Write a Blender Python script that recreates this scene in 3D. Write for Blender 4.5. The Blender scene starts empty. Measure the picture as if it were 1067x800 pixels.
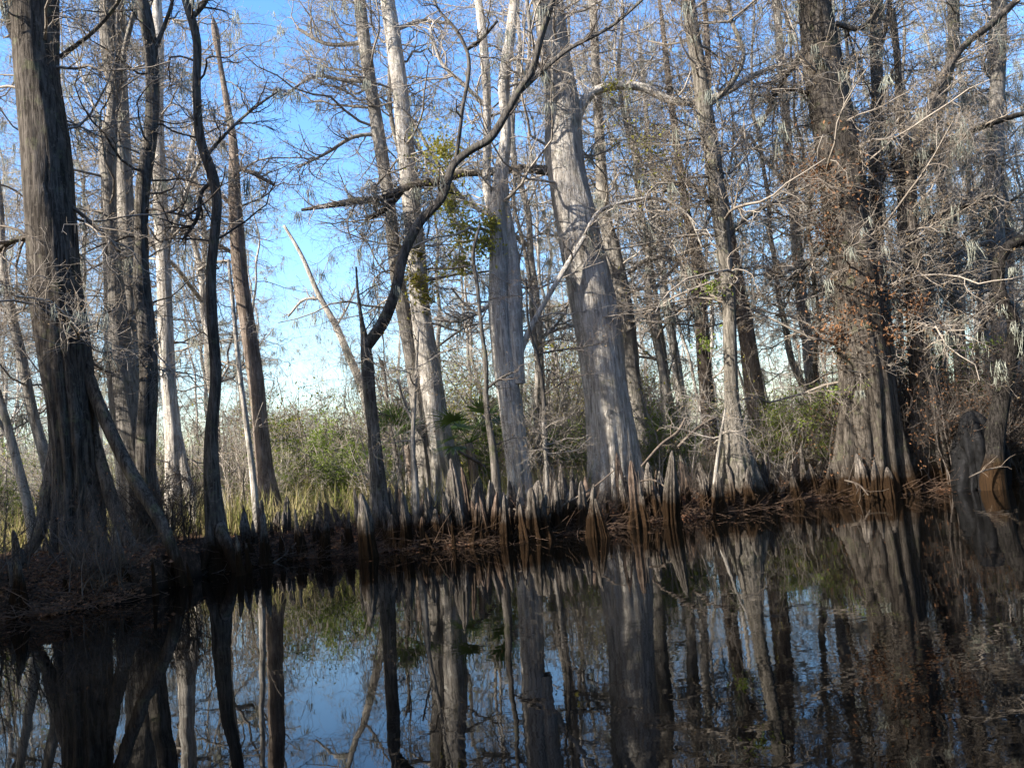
import bpy, math, random
import numpy as np
R = math.radians
sc = bpy.context.scene
rng = np.random.default_rng(11)
random.seed(11)

# ------------------------------------------------------------------ camera
F, CX, CY, H = 889.0, 533.5, 400.0, 1.3
PITCH, ROLL = R(5.0), R(5.0)
fw = np.array([0, math.cos(PITCH), math.sin(PITCH)])
x0 = np.array([1.0, 0, 0]); u0 = np.array([0, -math.sin(PITCH), math.cos(PITCH)])
rt = math.cos(ROLL) * x0 - math.sin(ROLL) * u0
up = math.sin(ROLL) * x0 + math.cos(ROLL) * u0
cam = bpy.data.cameras.new('camera'); co = bpy.data.objects.new('camera', cam)
sc.collection.objects.link(co); sc.camera = co
cam.sensor_width = 36; cam.lens = 36 * F / 1067; cam.clip_start = .05; cam.clip_end = 3000
from mathutils import Matrix
M = Matrix([[rt[i], up[i], -fw[i], (0, 0, H)[i]] for i in range(3)] + [[0, 0, 0, 1]])
co.matrix_world = M

# ------------------------------------------------------------------ light
SUN_AZ, SUN_EL = R(-119), R(31)          # azimuth from +Y towards +X
sd = np.array([math.sin(SUN_AZ) * math.cos(SUN_EL), math.cos(SUN_AZ) * math.cos(SUN_EL), math.sin(SUN_EL)])
w = bpy.data.worlds.new('World'); sc.world = w; w.use_nodes = True
nt = w.node_tree; bg = nt.nodes['Background']
sky = nt.nodes.new('ShaderNodeTexSky'); sky.sky_type = 'NISHITA'; sky.sun_disc = False
sky.sun_elevation = SUN_EL; sky.sun_rotation = SUN_AZ
sky.air_density = 1.2; sky.dust_density = 1.8; sky.ozone_density = 3.0
hs_ = nt.nodes.new('ShaderNodeHueSaturation'); hs_.inputs['Saturation'].default_value = 1.28; hs_.inputs['Hue'].default_value = .507; hs_.inputs['Value'].default_value = 1.08; nt.links.new(sky.outputs[0], hs_.inputs['Color']); nt.links.new(hs_.outputs[0], bg.inputs[0]); bg.inputs[1].default_value = 0.15
sl = bpy.data.lights.new('sun', 'SUN'); so = bpy.data.objects.new('sun', sl); sc.collection.objects.link(so)
sl.energy = 4.8; sl.angle = R(.53); sl.color = (1, .93, .83)
from mathutils import Vector
so.rotation_euler = Vector(-sd).to_track_quat('-Z', 'Y').to_euler()
sc.view_settings.view_transform = 'Standard'; sc.view_settings.look = 'None'
sc.view_settings.exposure = 1.5; sc.view_settings.gamma = 1
sc.cycles.max_bounces = 6; sc.cycles.diffuse_bounces = 2; sc.cycles.glossy_bounces = 3
sc.cycles.transparent_max_bounces = 4; sc.cycles.caustics_reflective = False; sc.cycles.caustics_refractive = False

# ------------------------------------------------------------------ helpers
def at(px, py, Y):
    d = fw * F + rt * (px - CX) - up * (py - CY)
    return np.array([0, 0, H]) + d * (Y / d[1])
def proj(p):
    q = np.asarray(p, float) - np.array([0, 0, H]); z = q @ fw
    return CX + F * (q @ rt) / z, CY - F * (q @ up) / z
def hor(px): return CY + F * math.tan(PITCH) / math.cos(ROLL) - (px - CX) * math.tan(ROLL)
def nrm(v): return v / np.maximum(np.linalg.norm(v, axis=-1, keepdims=True), 1e-9)
def sstep(t): t = np.clip(t, 0, 1); return t * t * (3 - 2 * t)

class Bag:
    """collects faces in numpy and links them as one mesh"""
    def __init__(s): s.v = []; s.q = []; s.m = []; s.n = 0; s.sm = []
    def quads(s, V, Q, mi=0, smooth=True):
        s.v.append(V.reshape(-1, 3)); s.q.append(Q.reshape(-1, 4) + s.n); s.n += V.size // 3
        k = Q.size // 4; s.m.append(np.full(k, mi, np.int32)); s.sm.append(np.full(k, smooth))
    def tubes(s, P, Rr, sides=3, mi=0):
        if len(P) == 0: return
        m, n, _ = P.shape
        T = np.empty_like(P); T[:, 1:-1] = P[:, 2:] - P[:, :-2]; T[:, 0] = P[:, 1] - P[:, 0]; T[:, -1] = P[:, -1] - P[:, -2]
        T = nrm(T); mean = nrm(P[:, -1] - P[:, 0])
        ref = np.zeros((m, 3)); ref[np.arange(m), np.argmin(np.abs(mean), 1)] = 1
        B1 = nrm(np.cross(T, ref[:, None, :])); B2 = np.cross(T, B1)
        a = np.arange(sides) * 2 * np.pi / sides
        V = P[:, :, None] + Rr[:, :, None, None] * (B1[:, :, None] * np.cos(a)[:, None] + B2[:, :, None] * np.sin(a)[:, None])
        idx = np.arange(m * n * sides).reshape(m, n, sides); nx = np.roll(idx, -1, 2)
        Q = np.stack([idx[:, :-1], nx[:, :-1], nx[:, 1:], idx[:, 1:]], -1)
        s.quads(V, Q, mi)
    def leaves(s, C, size, mi=0, aspect=.5, flat=0., jitter=.35):
        m = len(C)
        if m == 0: return
        u = nrm(rng.normal(size=(m, 3)) * np.array([1, 1, 1 - flat])); x = nrm(np.cross(u, nrm(rng.normal(size=(m, 3)))))
        sz = (size * (1 + jitter * rng.uniform(-1, 1, (m, 1))))
        a = u * sz; b = x * sz * aspect
        nn = np.cross(u, x) * sz * .15
        V = np.stack([C - a * 0, C + a * .5 + b * .5 + nn, C + a, C + a * .5 - b * .5 + nn], 1)
        s.quads(V, np.arange(m * 4).reshape(m, 4), mi, False)
    def build(s, name, mats, parent=None, base=None, link=True):
        me = bpy.data.meshes.new(name)
        V = np.concatenate(s.v).astype(np.float32); Q = np.concatenate(s.q).astype(np.int32)
        if base is not None: V = V - np.asarray(base, np.float32)
        me.vertices.add(len(V)); me.vertices.foreach_set('co', V.ravel())
        me.loops.add(Q.size); me.loops.foreach_set('vertex_index', Q.ravel())
        me.polygons.add(len(Q)); me.polygons.foreach_set('loop_start', np.arange(0, Q.size, 4, dtype=np.int32))
        me.polygons.foreach_set('loop_total', np.full(len(Q), 4, np.int32))
        me.polygons.foreach_set('material_index', np.concatenate(s.m))
        me.polygons.foreach_set('use_smooth', np.concatenate(s.sm))
        for m in (mats if isinstance(mats, (list, tuple)) else [mats]): me.materials.append(m)
        me.update(calc_edges=True)
        o = bpy.data.objects.new(name, me); sc.collection.objects.link(o)
        if parent is not None: o.parent = parent
        return o

def tag(o, label, cat=None, group=None, kind=None):
    if label: o['label'] = label
    if cat: o['category'] = cat
    if group: o['group'] = group
    if kind: o['kind'] = kind
    return o
def empty(name, loc, label=None, cat=None, group=None):
    o = bpy.data.objects.new(name, None); o.location = loc; o.empty_display_size = .1; sc.collection.objects.link(o)
    return tag(o, label, cat, group)
def copy_tree(o):
    c = o.copy(); sc.collection.objects.link(c)
    for ch in list(o.children):
        k = ch.copy(); sc.collection.objects.link(k); k.parent = c
    return c

def grow(P, D, L, n, wander=.25, grav=0.):
    pts = [P]; d = nrm(D); st = (L / (n - 1))[:, None]
    for k in range(n - 1):
        P = P + d * st; pts.append(P)
        d = nrm(d + wander * rng.normal(size=d.shape) + np.array([0, 0, grav]))
    return np.stack(pts, 1)
def taper(r0, n, end=.25):
    return r0[:, None] * np.linspace(1, end, n)[None, :]
def sprout(P, Rr, per, t0=.15, t1=1., spread=.9, flat=.5, flip=None):
    """start points, directions, radii for children of tubes P"""
    m, n, _ = P.shape; i = np.repeat(np.arange(m), per); t = rng.uniform(t0, t1, len(i)) * (n - 1.001)
    k = t.astype(int); f = (t - k)[:, None]
    S = P[i, k] * (1 - f) + P[i, k + 1] * f; T = nrm(P[i, k + 1] - P[i, k])
    rv = rng.normal(size=S.shape); rv[:, 2] *= (1 - flat); pr = nrm(rv - T * (rv * T).sum(1, keepdims=True))
    sp = spread * rng.uniform(.7, 1.3, (len(i), 1)); D = nrm(T * np.cos(sp) + pr * np.sin(sp))
    return S, D, Rr[i, k] * (1 - f[:, 0]) + Rr[i, k + 1] * f[:, 0], i

def smooth_line(pts, n):
    p = np.asarray(pts, float); d = np.r_[0, np.cumsum(np.linalg.norm(np.diff(p[:, :3], axis=0), axis=1))]
    t = np.linspace(0, d[-1], n); out = np.empty((n, p.shape[1]))
    m = np.gradient(p, d, axis=0) if len(p) > 2 else np.repeat((p[1:] - p[:1]) / d[-1], 2, 0)
    k = np.clip(np.searchsorted(d, t, side='right') - 1, 0, len(p) - 2)
    hh = (d[k + 1] - d[k])[:, None]; s = ((t - d[k]) / (d[k + 1] - d[k]))[:, None]
    out = (2*s**3-3*s**2+1)*p[k] + (s**3-2*s**2+s)*hh*m[k] + (-2*s**3+3*s**2)*p[k+1] + (s**3-s**2)*hh*m[k+1]
    return out

def noise1(x, seed, octs=4):
    r = np.random.default_rng(seed); v = 0
    for o in range(octs): v = v + np.sin(x * (1.3 * 2 ** o) * r.uniform(.8, 1.2) + r.uniform(0, 6.28)) / 2 ** o
    return v / 2

def stemmesh(bag, line, sides, flute=0., fz=1.2, lump=.04, seed=0, nfl=7, mi=0, z0=None, close=True):
    """line (n,4): xyz + radius, first point at the base. Fluted towards the base."""
    r_ = np.random.default_rng(seed); P = line[:, :3]; rr = np.maximum(line[:, 3], .004); n = len(P)
    T = np.gradient(P, axis=0); T = nrm(T); ref = np.array([0, 1., 0]) if abs(nrm(P[-1] - P[0])[1]) < .8 else np.array([0, 0, 1.])
    B1 = nrm(np.cross(T, ref)); B2 = np.cross(T, B1)
    a = np.arange(sides) * 2 * np.pi / sides; hgt = (P[:, 2] - (P[0, 2] if z0 is None else z0))
    fl = np.zeros(sides)
    for k in range(3): fl += np.cos(a * (nfl + k * 2 - 1) + r_.uniform(0, 6.28)) / (1 + k)
    fl = np.abs(fl) / 1.1; fl = fl ** .8 - .95
    am = flute * np.exp(-np.clip(hgt, 0, 99) / fz)
    z = hgt[:, None]; lumps = sum(np.sin(a[None] * kk + z * r_.uniform(.5, 3) + r_.uniform(0, 6)) * ll for kk, ll in ((1, .5), (2, .6), (3, .5), (5, .3), (9, .18)))
    lz = noise1(hgt * 2.2, seed + 5) * .5
    if sides >= 40:
        rid = sum(np.abs(np.sin(a[None] * kk * .5 + 1.5 * noise1(hgt * (1 + kk * .05), seed + kk)[:, None] + r_.uniform(0, 6))) for kk in (19, 31, 43)) / 3
        lumps = lumps + (rid - .6) * .9
    rad = rr[:, None] * (1 + am[:, None] * fl[None] * 1.0 + lump * (lumps + lz[:, None]))
    V = P[:, None] + rad[:, :, None] * (B1[:, None] * np.cos(a)[None, :, None] + B2[:, None] * np.sin(a)[None, :, None])
    if close:
        V = np.concatenate([V, np.repeat(V[-1:].mean(1, keepdims=True), sides, 1)], 0); n += 1
    idx = np.arange(n * sides).reshape(n, sides); nx = np.roll(idx, -1, 1)
    bag.quads(V, np.stack([idx[:-1], nx[:-1], nx[1:], idx[1:]], -1), mi)

# ------------------------------------------------------------------ materials
def mat(name, rough=.85):
    m = bpy.data.materials.new(name); m.use_nodes = True; t = m.node_tree
    b = t.nodes['Principled BSDF']; b.inputs['Roughness'].default_value = rough; b.inputs['Specular IOR Level'].default_value = .06
    return m, t, b
def nd(t, kind, **kw):
    n = t.nodes.new(kind)
    for k, v in kw.items():
        if k in n.inputs.keys(): n.inputs[k].default_value = v
        else: setattr(n, k, v)
    return n
def ramp(t, fac, stops):
    r = t.nodes.new('ShaderNodeValToRGB'); e = r.color_ramp.elements
    while len(e) < len(stops): e.new(.5)
    for q, (p, c) in zip(e, stops): q.position = p; q.color = (c[0], c[1], c[2], 1)
    t.links.new(fac, r.inputs[0]); return r.outputs[0]
def mixc(t, fac, a, b, mode='MIX'):
    n = t.nodes.new('ShaderNodeMix'); n.data_type = 'RGBA'; n.blend_type = mode
    for s, v in ((n.inputs[0], fac), (n.inputs[6], a), (n.inputs[7], b)):
        if hasattr(v, 'is_output'): t.links.new(v, s)
        elif isinstance(v, (int, float)): s.default_value = v
        else: s.default_value = (*v, 1)
    return n.outputs[2]
def bark(name, lo, hi, green=.3, stain=True, scale=1.0, bump=.9):
    m, t, b = mat(name, .9); L = t.links
    geo = nd(t, 'ShaderNodeNewGeometry'); oi = nd(t, 'ShaderNodeObjectInfo')
    mp = nd(t, 'ShaderNodeMapping'); mp.inputs['Scale'].default_value = (1, 1, .10); L.new(geo.outputs['Position'], mp.inputs['Vector'])
    n1 = nd(t, 'ShaderNodeTexNoise', Scale=26 * scale, Detail=8, Roughness=.72, Distortion=.6); L.new(mp.outputs[0], n1.inputs['Vector'])
    n2 = nd(t, 'ShaderNodeTexNoise', Scale=2.2, Detail=5, Roughness=.6); L.new(geo.outputs['Position'], n2.inputs['Vector'])
    n3 = nd(t, 'ShaderNodeTexNoise', Scale=60 * scale, Detail=3); L.new(mp.outputs[0], n3.inputs['Vector'])
    c = ramp(t, n1.outputs[0], [(.33, tuple(x * .3 for x in lo)), (.44, lo), (.58, hi), (.8, tuple(min(1, x * 1.15) for x in hi))])
    c = mixc(t, ramp(t, n2.outputs[0], [(.42, (0, 0, 0)), (.68, (.55, .55, .55))]), c, tuple(x * .55 for x in lo))
    n4 = nd(t, 'ShaderNodeTexNoise', Scale=4.5, Detail=6, Roughness=.7); L.new(geo.outputs['Position'], n4.inputs['Vector'])
    c = mixc(t, ramp(t, n4.outputs[0], [(.56, (0, 0, 0)), (.64, (green, green, green))]), c, (.16, .17, .09))
    n5 = nd(t, 'ShaderNodeTexNoise', Scale=11, Detail=7, Roughness=.8); L.new(geo.outputs['Position'], n5.inputs['Vector'])
    c = mixc(t, ramp(t, n5.outputs[0], [(.56, (0, 0, 0)), (.62, (.5, .5, .5))]), c, tuple(min(.62, x * 1.35) for x in hi))
    if stain:
        sx = nd(t, 'ShaderNodeSeparateXYZ'); L.new(geo.outputs['Position'], sx.inputs[0])
        ad = nd(t, 'ShaderNodeMath', operation='MULTIPLY_ADD'); L.new(n4.outputs[0], ad.inputs[0]); ad.inputs[1].default_value = -.7; L.new(sx.outputs[2], ad.inputs[2])
        fz = ramp(t, ad.outputs[0], [(-.0, (1, 1, 1)), (.3, (0, 0, 0))])
        wet = ramp(t, n1.outputs[0], [(.3, (.012, .008, .005)), (.58, (.035, .02, .01)), (.8, (.075, .042, .018))])
        c = mixc(t, fz, c, wet)
    hv = nd(t, 'ShaderNodeHueSaturation'); L.new(c, hv.inputs['Color'])
    mr = nd(t, 'ShaderNodeMapRange'); L.new(oi.outputs['Random'], mr.inputs[0]); mr.inputs[3].default_value = .72; mr.inputs[4].default_value = 1.2
    L.new(mr.outputs[0], hv.inputs['Value']); L.new(hv.outputs[0], b.inputs['Base Color'])
    bp = nd(t, 'ShaderNodeBump', Strength=bump, Distance=.03); mx = nd(t, 'ShaderNodeMath', operation='MULTIPLY_ADD')
    L.new(n3.outputs[0], mx.inputs[0]); mx.inputs[1].default_value = .4; L.new(n1.outputs[0], mx.inputs[2])
    L.new(mx.outputs[0], bp.inputs['Height']); L.new(bp.outputs[0], b.inputs['Normal'])
    return m
def flat(name, c1, c2, scale=1.5, rough=.8, trans=0., rnd=.25):
    m, t, b = mat(name, rough); L = t.links; geo = nd(t, 'ShaderNodeNewGeometry'); oi = nd(t, 'ShaderNodeObjectInfo')
    n = nd(t, 'ShaderNodeTexNoise', Scale=scale, Detail=5, Roughness=.7); L.new(geo.outputs['Position'], n.inputs['Vector'])
    c = ramp(t, n.outputs[0], [(.35, c1), (.65, c2)])
    hv = nd(t, 'ShaderNodeHueSaturation'); L.new(c, hv.inputs['Color'])
    mr = nd(t, 'ShaderNodeMapRange'); L.new(oi.outputs['Random'], mr.inputs[0]); mr.inputs[3].default_value = 1 - rnd; mr.inputs[4].default_value = 1 + rnd
    L.new(mr.outputs[0], hv.inputs['Value']); L.new(hv.outputs[0], b.inputs['Base Color'])
    if trans:
        tr = nd(t, 'ShaderNodeBsdfTranslucent'); L.new(hv.outputs[0], tr.inputs[0]); ms = nd(t, 'ShaderNodeMixShader'); ms.inputs[0].default_value = trans
        L.new(b.outputs[0], ms.inputs[1]); L.new(tr.outputs[0], ms.inputs[2]); L.new(ms.outputs[0], t.nodes['Material Output'].inputs[0])
    return m
BK = {'pale': bark('pale_bark', (.28, .25, .215), (.52, .48, .425)),
      'grey': bark('grey_bark', (.21, .19, .165), (.38, .345, .30)),
      'brown': bark('brown_bark', (.13, .10, .08), (.27, .22, .18), .2),
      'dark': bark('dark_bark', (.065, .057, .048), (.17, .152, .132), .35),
      'deep': bark('deep_brown_shade_bark', (.05, .042, .034), (.14, .12, .10), .35),  # brown bark; on the right-hand trunks its darkness stands in for shade
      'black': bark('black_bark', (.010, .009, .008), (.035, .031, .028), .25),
      'moss': bark('mossy_bark', (.09, .08, .065), (.24, .215, .18), .5)}
TW = flat('twig_bark', (.20, .17, .14), (.38, .34, .29), .8); TWB = flat('brown_twig_bark', (.15, .125, .10), (.31, .27, .225), .8); TWD = flat('dark_twig_bark', (.05, .042, .036), (.13, .11, .095))
MOSS = flat('spanish_moss', (.20, .21, .17), (.36, .37, .31), 3)
BUD = flat('dry_needles', (.15, .10, .05), (.30, .22, .13), 1.2, trans=.3)
LG = flat('green_leaf', (.10, .15, .025), (.25, .31, .06), 1.2, .5, .45); LY = flat('yellow_leaf', (.20, .20, .035), (.42, .38, .07), 2, .5, .4)
LR = flat('rust_leaf', (.10, .05, .025), (.24, .13, .07), 2, .7, .3); LD = flat('evergreen_leaf', (.02, .045, .015), (.06, .10, .03), 2, .45, .2)
PALM = flat('palm_leaf', (.06, .11, .025), (.16, .23, .06), 2, .4, .3)
STRAW = flat('dry_grass', (.20, .17, .08), (.40, .34, .18), .6, .8, .3); GRS = flat('fresh_grass', (.17, .18, .05), (.34, .34, .11), .5, .6, .4)
LIT = flat('leaf_litter', (.07, .03, .018), (.30, .16, .09), 6, .8); STK = flat('dead_wood', (.06, .045, .035), (.19, .155, .12), 8); STD = flat('dark_dead_wood', (.03, .02, .015), (.15, .10, .07), 5)
FARM = flat('far_twigs', (.19, .17, .155), (.33, .30, .28), .3)

# ------------------------------------------------------------------ ground and water
SH = [(-60, 655), (0, 645), (50, 640), (110, 632), (150, 622), (200, 600), (300, 582), (380, 577), (480, 568), (560, 562), (640, 550), (740, 538), (860, 521), (950, 515), (1040, 504), (1110, 497)]
def groundhit(px, py, z=0.):
    d = fw * F + rt * (px - CX) - up * (py - CY); s = (z - H) / d[2]; return np.array([0, 0, H]) + d * s
shp = np.array([groundhit(a, b) for a, b in SH])
def shore(x):
    xs = np.r_[-60, -25, -12, shp[:, 0], 25, 70]; ys = np.r_[-3, -1, 4, shp[:, 1], 19.5, 24]
    return np.interp(x, xs, ys) + .22 * noise1(np.asarray(x) * 2.3, 3) + .1 * noise1(np.asarray(x) * 9, 4)
def gz(x, y):
    x = np.asarray(x, float); y = np.asarray(y, float); s = y - shore(x)
    z = np.where(s < 0, np.maximum(-.9, s * .45 - .02), .27 * sstep(s / .8) + .12 * sstep(s / 6))
    n = .05 * (noise1(x * 3.1 + y * .7, 7) + noise1(y * 3.7 - x * .9, 8)) + .03 * (noise1(x * 11 + y * 4, 9) + noise1(y * 12 - x * 5, 10))
    z = z + n * sstep((s + .4) / 1.2) + .22 * np.exp(-((x + 6.2) ** 2 / 3 + (y - 11.8) ** 2 / 2.2))
    far = sstep((s - 20) / 200) * .3
    ob = -y - 5.5 + .5 * noise1(x * .7, 12)
    z = np.where(y < -3, np.maximum(np.maximum(-.9, z * 0 - .9), np.where(ob < 0, -.9 + sstep((ob + 2) / 2) * .85, .0 + .5 * sstep(ob / 3))), z + far)
    return z
def axis(a, b, st, ext):
    core = np.arange(a, b + 1e-6, st); o = [b]; s = st
    while o[-1] < ext: s *= 1.25; o.append(o[-1] + s)
    l = [a]; s = st
    while l[-1] > -ext: s *= 1.25; l.append(l[-1] - s)
    return np.r_[np.array(l[1:])[::-1], core, np.array(o[1:])]
gx = axis(-14, 16, .11, 900); gy = axis(8, 22, .11, 900)
X, Y = np.meshgrid(gx, gy, indexing='ij'); Z = gz(X, Y)
b = Bag(); idx = np.arange(X.size).reshape(X.shape)
b.quads(np.stack([X, Y, Z], -1), np.stack([idx[:-1, :-1], idx[1:, :-1], idx[1:, 1:], idx[:-1, 1:]], -1))
m, t, bs = mat('forest_floor', .9); geo = nd(t, 'ShaderNodeNewGeometry'); L = t.links
n1 = nd(t, 'ShaderNodeTexNoise', Scale=9, Detail=8, Roughness=.75); L.new(geo.outputs['Position'], n1.inputs['Vector'])
n2 = nd(t, 'ShaderNodeTexNoise', Scale=.6, Detail=4); L.new(geo.outputs['Position'], n2.inputs['Vector'])
c = ramp(t, n1.outputs[0], [(.3, (.012, .009, .006)), (.5, (.045, .028, .018)), (.7, (.12, .07, .045))])
c2 = ramp(t, n1.outputs[0], [(.3, (.04, .045, .015)), (.55, (.11, .11, .04)), (.7, (.22, .19, .09))])
sx = nd(t, 'ShaderNodeSeparateXYZ'); L.new(geo.outputs['Position'], sx.inputs[0])
fy = nd(t, 'ShaderNodeMapRange'); L.new(sx.outputs[1], fy.inputs[0]); fy.inputs[1].default_value = 16; fy.inputs[2].default_value = 24
c = mixc(t, fy.outputs[0], c, c2)
wz = nd(t, 'ShaderNodeMapRange'); L.new(sx.outputs[2], wz.inputs[0]); wz.inputs[1].default_value = .02; wz.inputs[2].default_value = .15; wz.inputs[3].default_value = 1; wz.inputs[4].default_value = 0
c = mixc(t, wz.outputs[0], c, (.012, .009, .006)); L.new(c, bs.inputs['Base Color'])
bp = nd(t, 'ShaderNodeBump', Strength=1., Distance=.05); L.new(n1.outputs[0], bp.inputs['Height']); L.new(bp.outputs[0], bs.inputs['Normal'])
tag(b.build('ground', m), 'brown leaf strewn swamp bank running back into the wood', kind='structure')

m, t, bs = mat('swamp_water', .015); L = t.links
bs.inputs['Base Color'].default_value = (.002, .0018, .0014, 1); bs.inputs['IOR'].default_value = 1.33; bs.inputs['Specular IOR Level'].default_value = .5
geo = nd(t, 'ShaderNodeNewGeometry')
def slope(sx_, sy_, sc_, st):
    mp = nd(t, 'ShaderNodeMapping'); mp.inputs['Scale'].default_value = (sx_, sy_, 1); L.new(geo.outputs['Position'], mp.inputs['Vector'])
    n = nd(t, 'ShaderNodeTexNoise', Scale=sc_, Detail=2, Roughness=.5); L.new(mp.outputs[0], n.inputs['Vector'])
    k = nd(t, 'ShaderNodeVectorMath', operation='SUBTRACT'); L.new(n.outputs['Color'], k.inputs[0]); k.inputs[1].default_value = (.5, .5, .5)
    q = nd(t, 'ShaderNodeVectorMath', operation='SCALE'); L.new(k.outputs[0], q.inputs[0]); q.inputs['Scale'].default_value = st; return q
w1 = slope(1, 1.8, .9, .014); w2 = slope(1, 3.0, 7, .03)
mk = nd(t, 'ShaderNodeTexNoise', Scale=.22, Detail=2); L.new(geo.outputs['Position'], mk.inputs['Vector'])
sx = nd(t, 'ShaderNodeSeparateXYZ'); L.new(geo.outputs['Position'], sx.inputs[0])
ma = nd(t, 'ShaderNodeMath', operation='MULTIPLY_ADD'); L.new(sx.outputs[0], ma.inputs[0]); ma.inputs[1].default_value = .03; L.new(mk.outputs[0], ma.inputs[2])
mk2 = nd(t, 'ShaderNodeMapRange'); L.new(ma.outputs[0], mk2.inputs[0]); mk2.inputs[1].default_value = .42; mk2.inputs[2].default_value = .7; mk2.inputs[3].default_value = .12
ws = nd(t, 'ShaderNodeVectorMath', operation='SCALE'); L.new(w2.outputs[0], ws.inputs[0]); L.new(mk2.outputs[0], ws.inputs['Scale'])
va = nd(t, 'ShaderNodeVectorMath', operation='ADD'); L.new(w1.outputs[0], va.inputs[0]); L.new(ws.outputs[0], va.inputs[1])
vb = nd(t, 'ShaderNodeVectorMath', operation='MULTIPLY_ADD'); L.new(va.outputs[0], vb.inputs[0]); vb.inputs[1].default_value = (1, 1, 0); vb.inputs[2].default_value = (0, 0, 1)
vn = nd(t, 'ShaderNodeVectorMath', operation='NORMALIZE'); L.new(vb.outputs[0], vn.inputs[0]); L.new(vn.outputs[0], bs.inputs['Normal'])
b = Bag(); b.quads(np.array([[-900, -900, 0], [900, -900, 0], [900, 30, 0], [-900, 30, 0]], float), np.array([[0, 1, 2, 3]]))
tag(b.build('water', m), 'still black creek water mirroring the trees and blue sky', kind='structure')

# ------------------------------------------------------------------ trees traced from the photograph
def wline(pts, d, dd=0., ground=False):
    n = len(pts); out = []
    for i, (x, y, wd) in enumerate(pts):
        D = d + dd * i / max(1, n - 1); p = at(x, y, D); out.append([*p, wd * D / F / 2])
    return out

def crown_bag(trunk, limbs, o):
    """bare twiggy crown for one tree: trunk (n,4) base first"""
    bag = Bag(); zt = trunk[:, 2]; n1 = o.get('n', 30); zlo, zhi = o.get('z', (3.2, 99)); zhi = min(zhi, zt[-1] - .1)
    P1s = []; R1s = []
    if n1 and zhi > zlo:
        z = rng.uniform(zlo, zhi, n1); s = np.stack([np.interp(z, zt, trunk[:, k]) for k in range(4)], 1)
        az = rng.uniform(0, 2 * np.pi, n1); el = rng.uniform(-.25, .6, n1)
        D = np.stack([np.cos(az) * np.cos(el), np.sin(az) * np.cos(el), np.sin(el)], 1)
        Lh = o.get('L', 2.2) * rng.uniform(.4, 1.25, n1) * np.clip(1.15 - .5 * (z - zlo) / max(1, zhi - zlo), .4, 1.2)
        r = np.minimum(s[:, 3] * .5, .006 + Lh * .0085)
        P = grow(s[:, :3], D, Lh, 9, .26, .02); Q = taper(r, 9, .3); bag.tubes(P, Q, 5, 0); P1s.append(P); R1s.append(Q)
    for l in limbs:
        q = smooth_line(l, 9); P1s.append(q[None, :, :3]); R1s.append(q[None, :, 3]); 
        if len(l) > 3: P1s.append(q[None, :, :3]); R1s.append(q[None, :, 3])
    if not P1s: return None, None
    P1 = np.concatenate(P1s); R1 = np.concatenate(R1s)
    k2, k3, k4 = o.get('k', (7, 5, 3))
    S, D, r, i = sprout(P1, R1, k2, .12, 1, .9, .45); r2 = np.clip(r * .6, .004, .02)
    L2 = o.get('L', 2.2) * .42 * rng.uniform(.3, 1.2, len(S)); P2 = grow(S, D, L2, 7, .3, o.get('g', .03)); R2 = taper(r2, 7, .35); bag.tubes(P2, R2, 4, 0)
    S, D, r, i = sprout(P2, R2, k3, .15, 1, .85, .3); L3 = .55 * rng.uniform(.35, 1.2, len(S)) * (o.get('L', 2.2) / 2.2) ** .5
    P3 = grow(S, D, L3, 5, .33, o.get('g', .03)); R3 = taper(np.clip(r * .7, .0028, .007), 5, .5); bag.tubes(P3, R3, 3, 0)
    if k4:
        S, D, r, i = sprout(P3, R3, k4, .2, 1, .8, .2); L4 = .22 * rng.uniform(.4, 1.3, len(S))
        P4 = grow(S, D, L4, 3, .3, -.05); R4 = taper(np.clip(r * .75, .002, .0035), 3, .6); bag.tubes(P4, R4, 3, 0)
        nb = int(len(P4) * o.get('bud', .35)); sel = rng.integers(0, len(P4), nb); bag.leaves(P4[sel, -1], .035, 1, .5)
    return bag, (P1, P2, P3)

def moss_bag(P1, P2, n, big=.5):
    bag = Bag(); src = np.concatenate([P1.reshape(-1, 3), P2.reshape(-1, 3)])
    c = src[rng.integers(0, len(src), n)]
    m = rng.integers(5, 16, n); i = np.repeat(np.arange(n), m); L0 = (big * rng.uniform(.25, 1.1, n))[i] * rng.uniform(.4, 1.05, len(i))
    S = c[i] + rng.normal(size=(len(i), 3)) * np.array([.05, .05, .01])
    D = np.tile([0, 0, -1.], (len(i), 1)) + rng.normal(size=(len(i), 3)) * .2
    P = grow(S, D, L0, 6, .13, -.12); Rr = np.array([.002, .007, .009, .007, .005, .002])[None] * rng.uniform(.5, 1.1, (len(i), 1)); bag.tubes(P, Rr, 3, 0)
    S, D, r, i = sprout(P, Rr, 3, .1, .9, .7, 0); D = nrm(D + np.array([0, 0, -.6])); P5 = grow(S, D, .1 * rng.uniform(.4, 1.3, len(S)), 3, .2, -.2)
    bag.tubes(P5, taper(np.full(len(S), .0028), 3, .5), 3, 0)
    return bag

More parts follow.
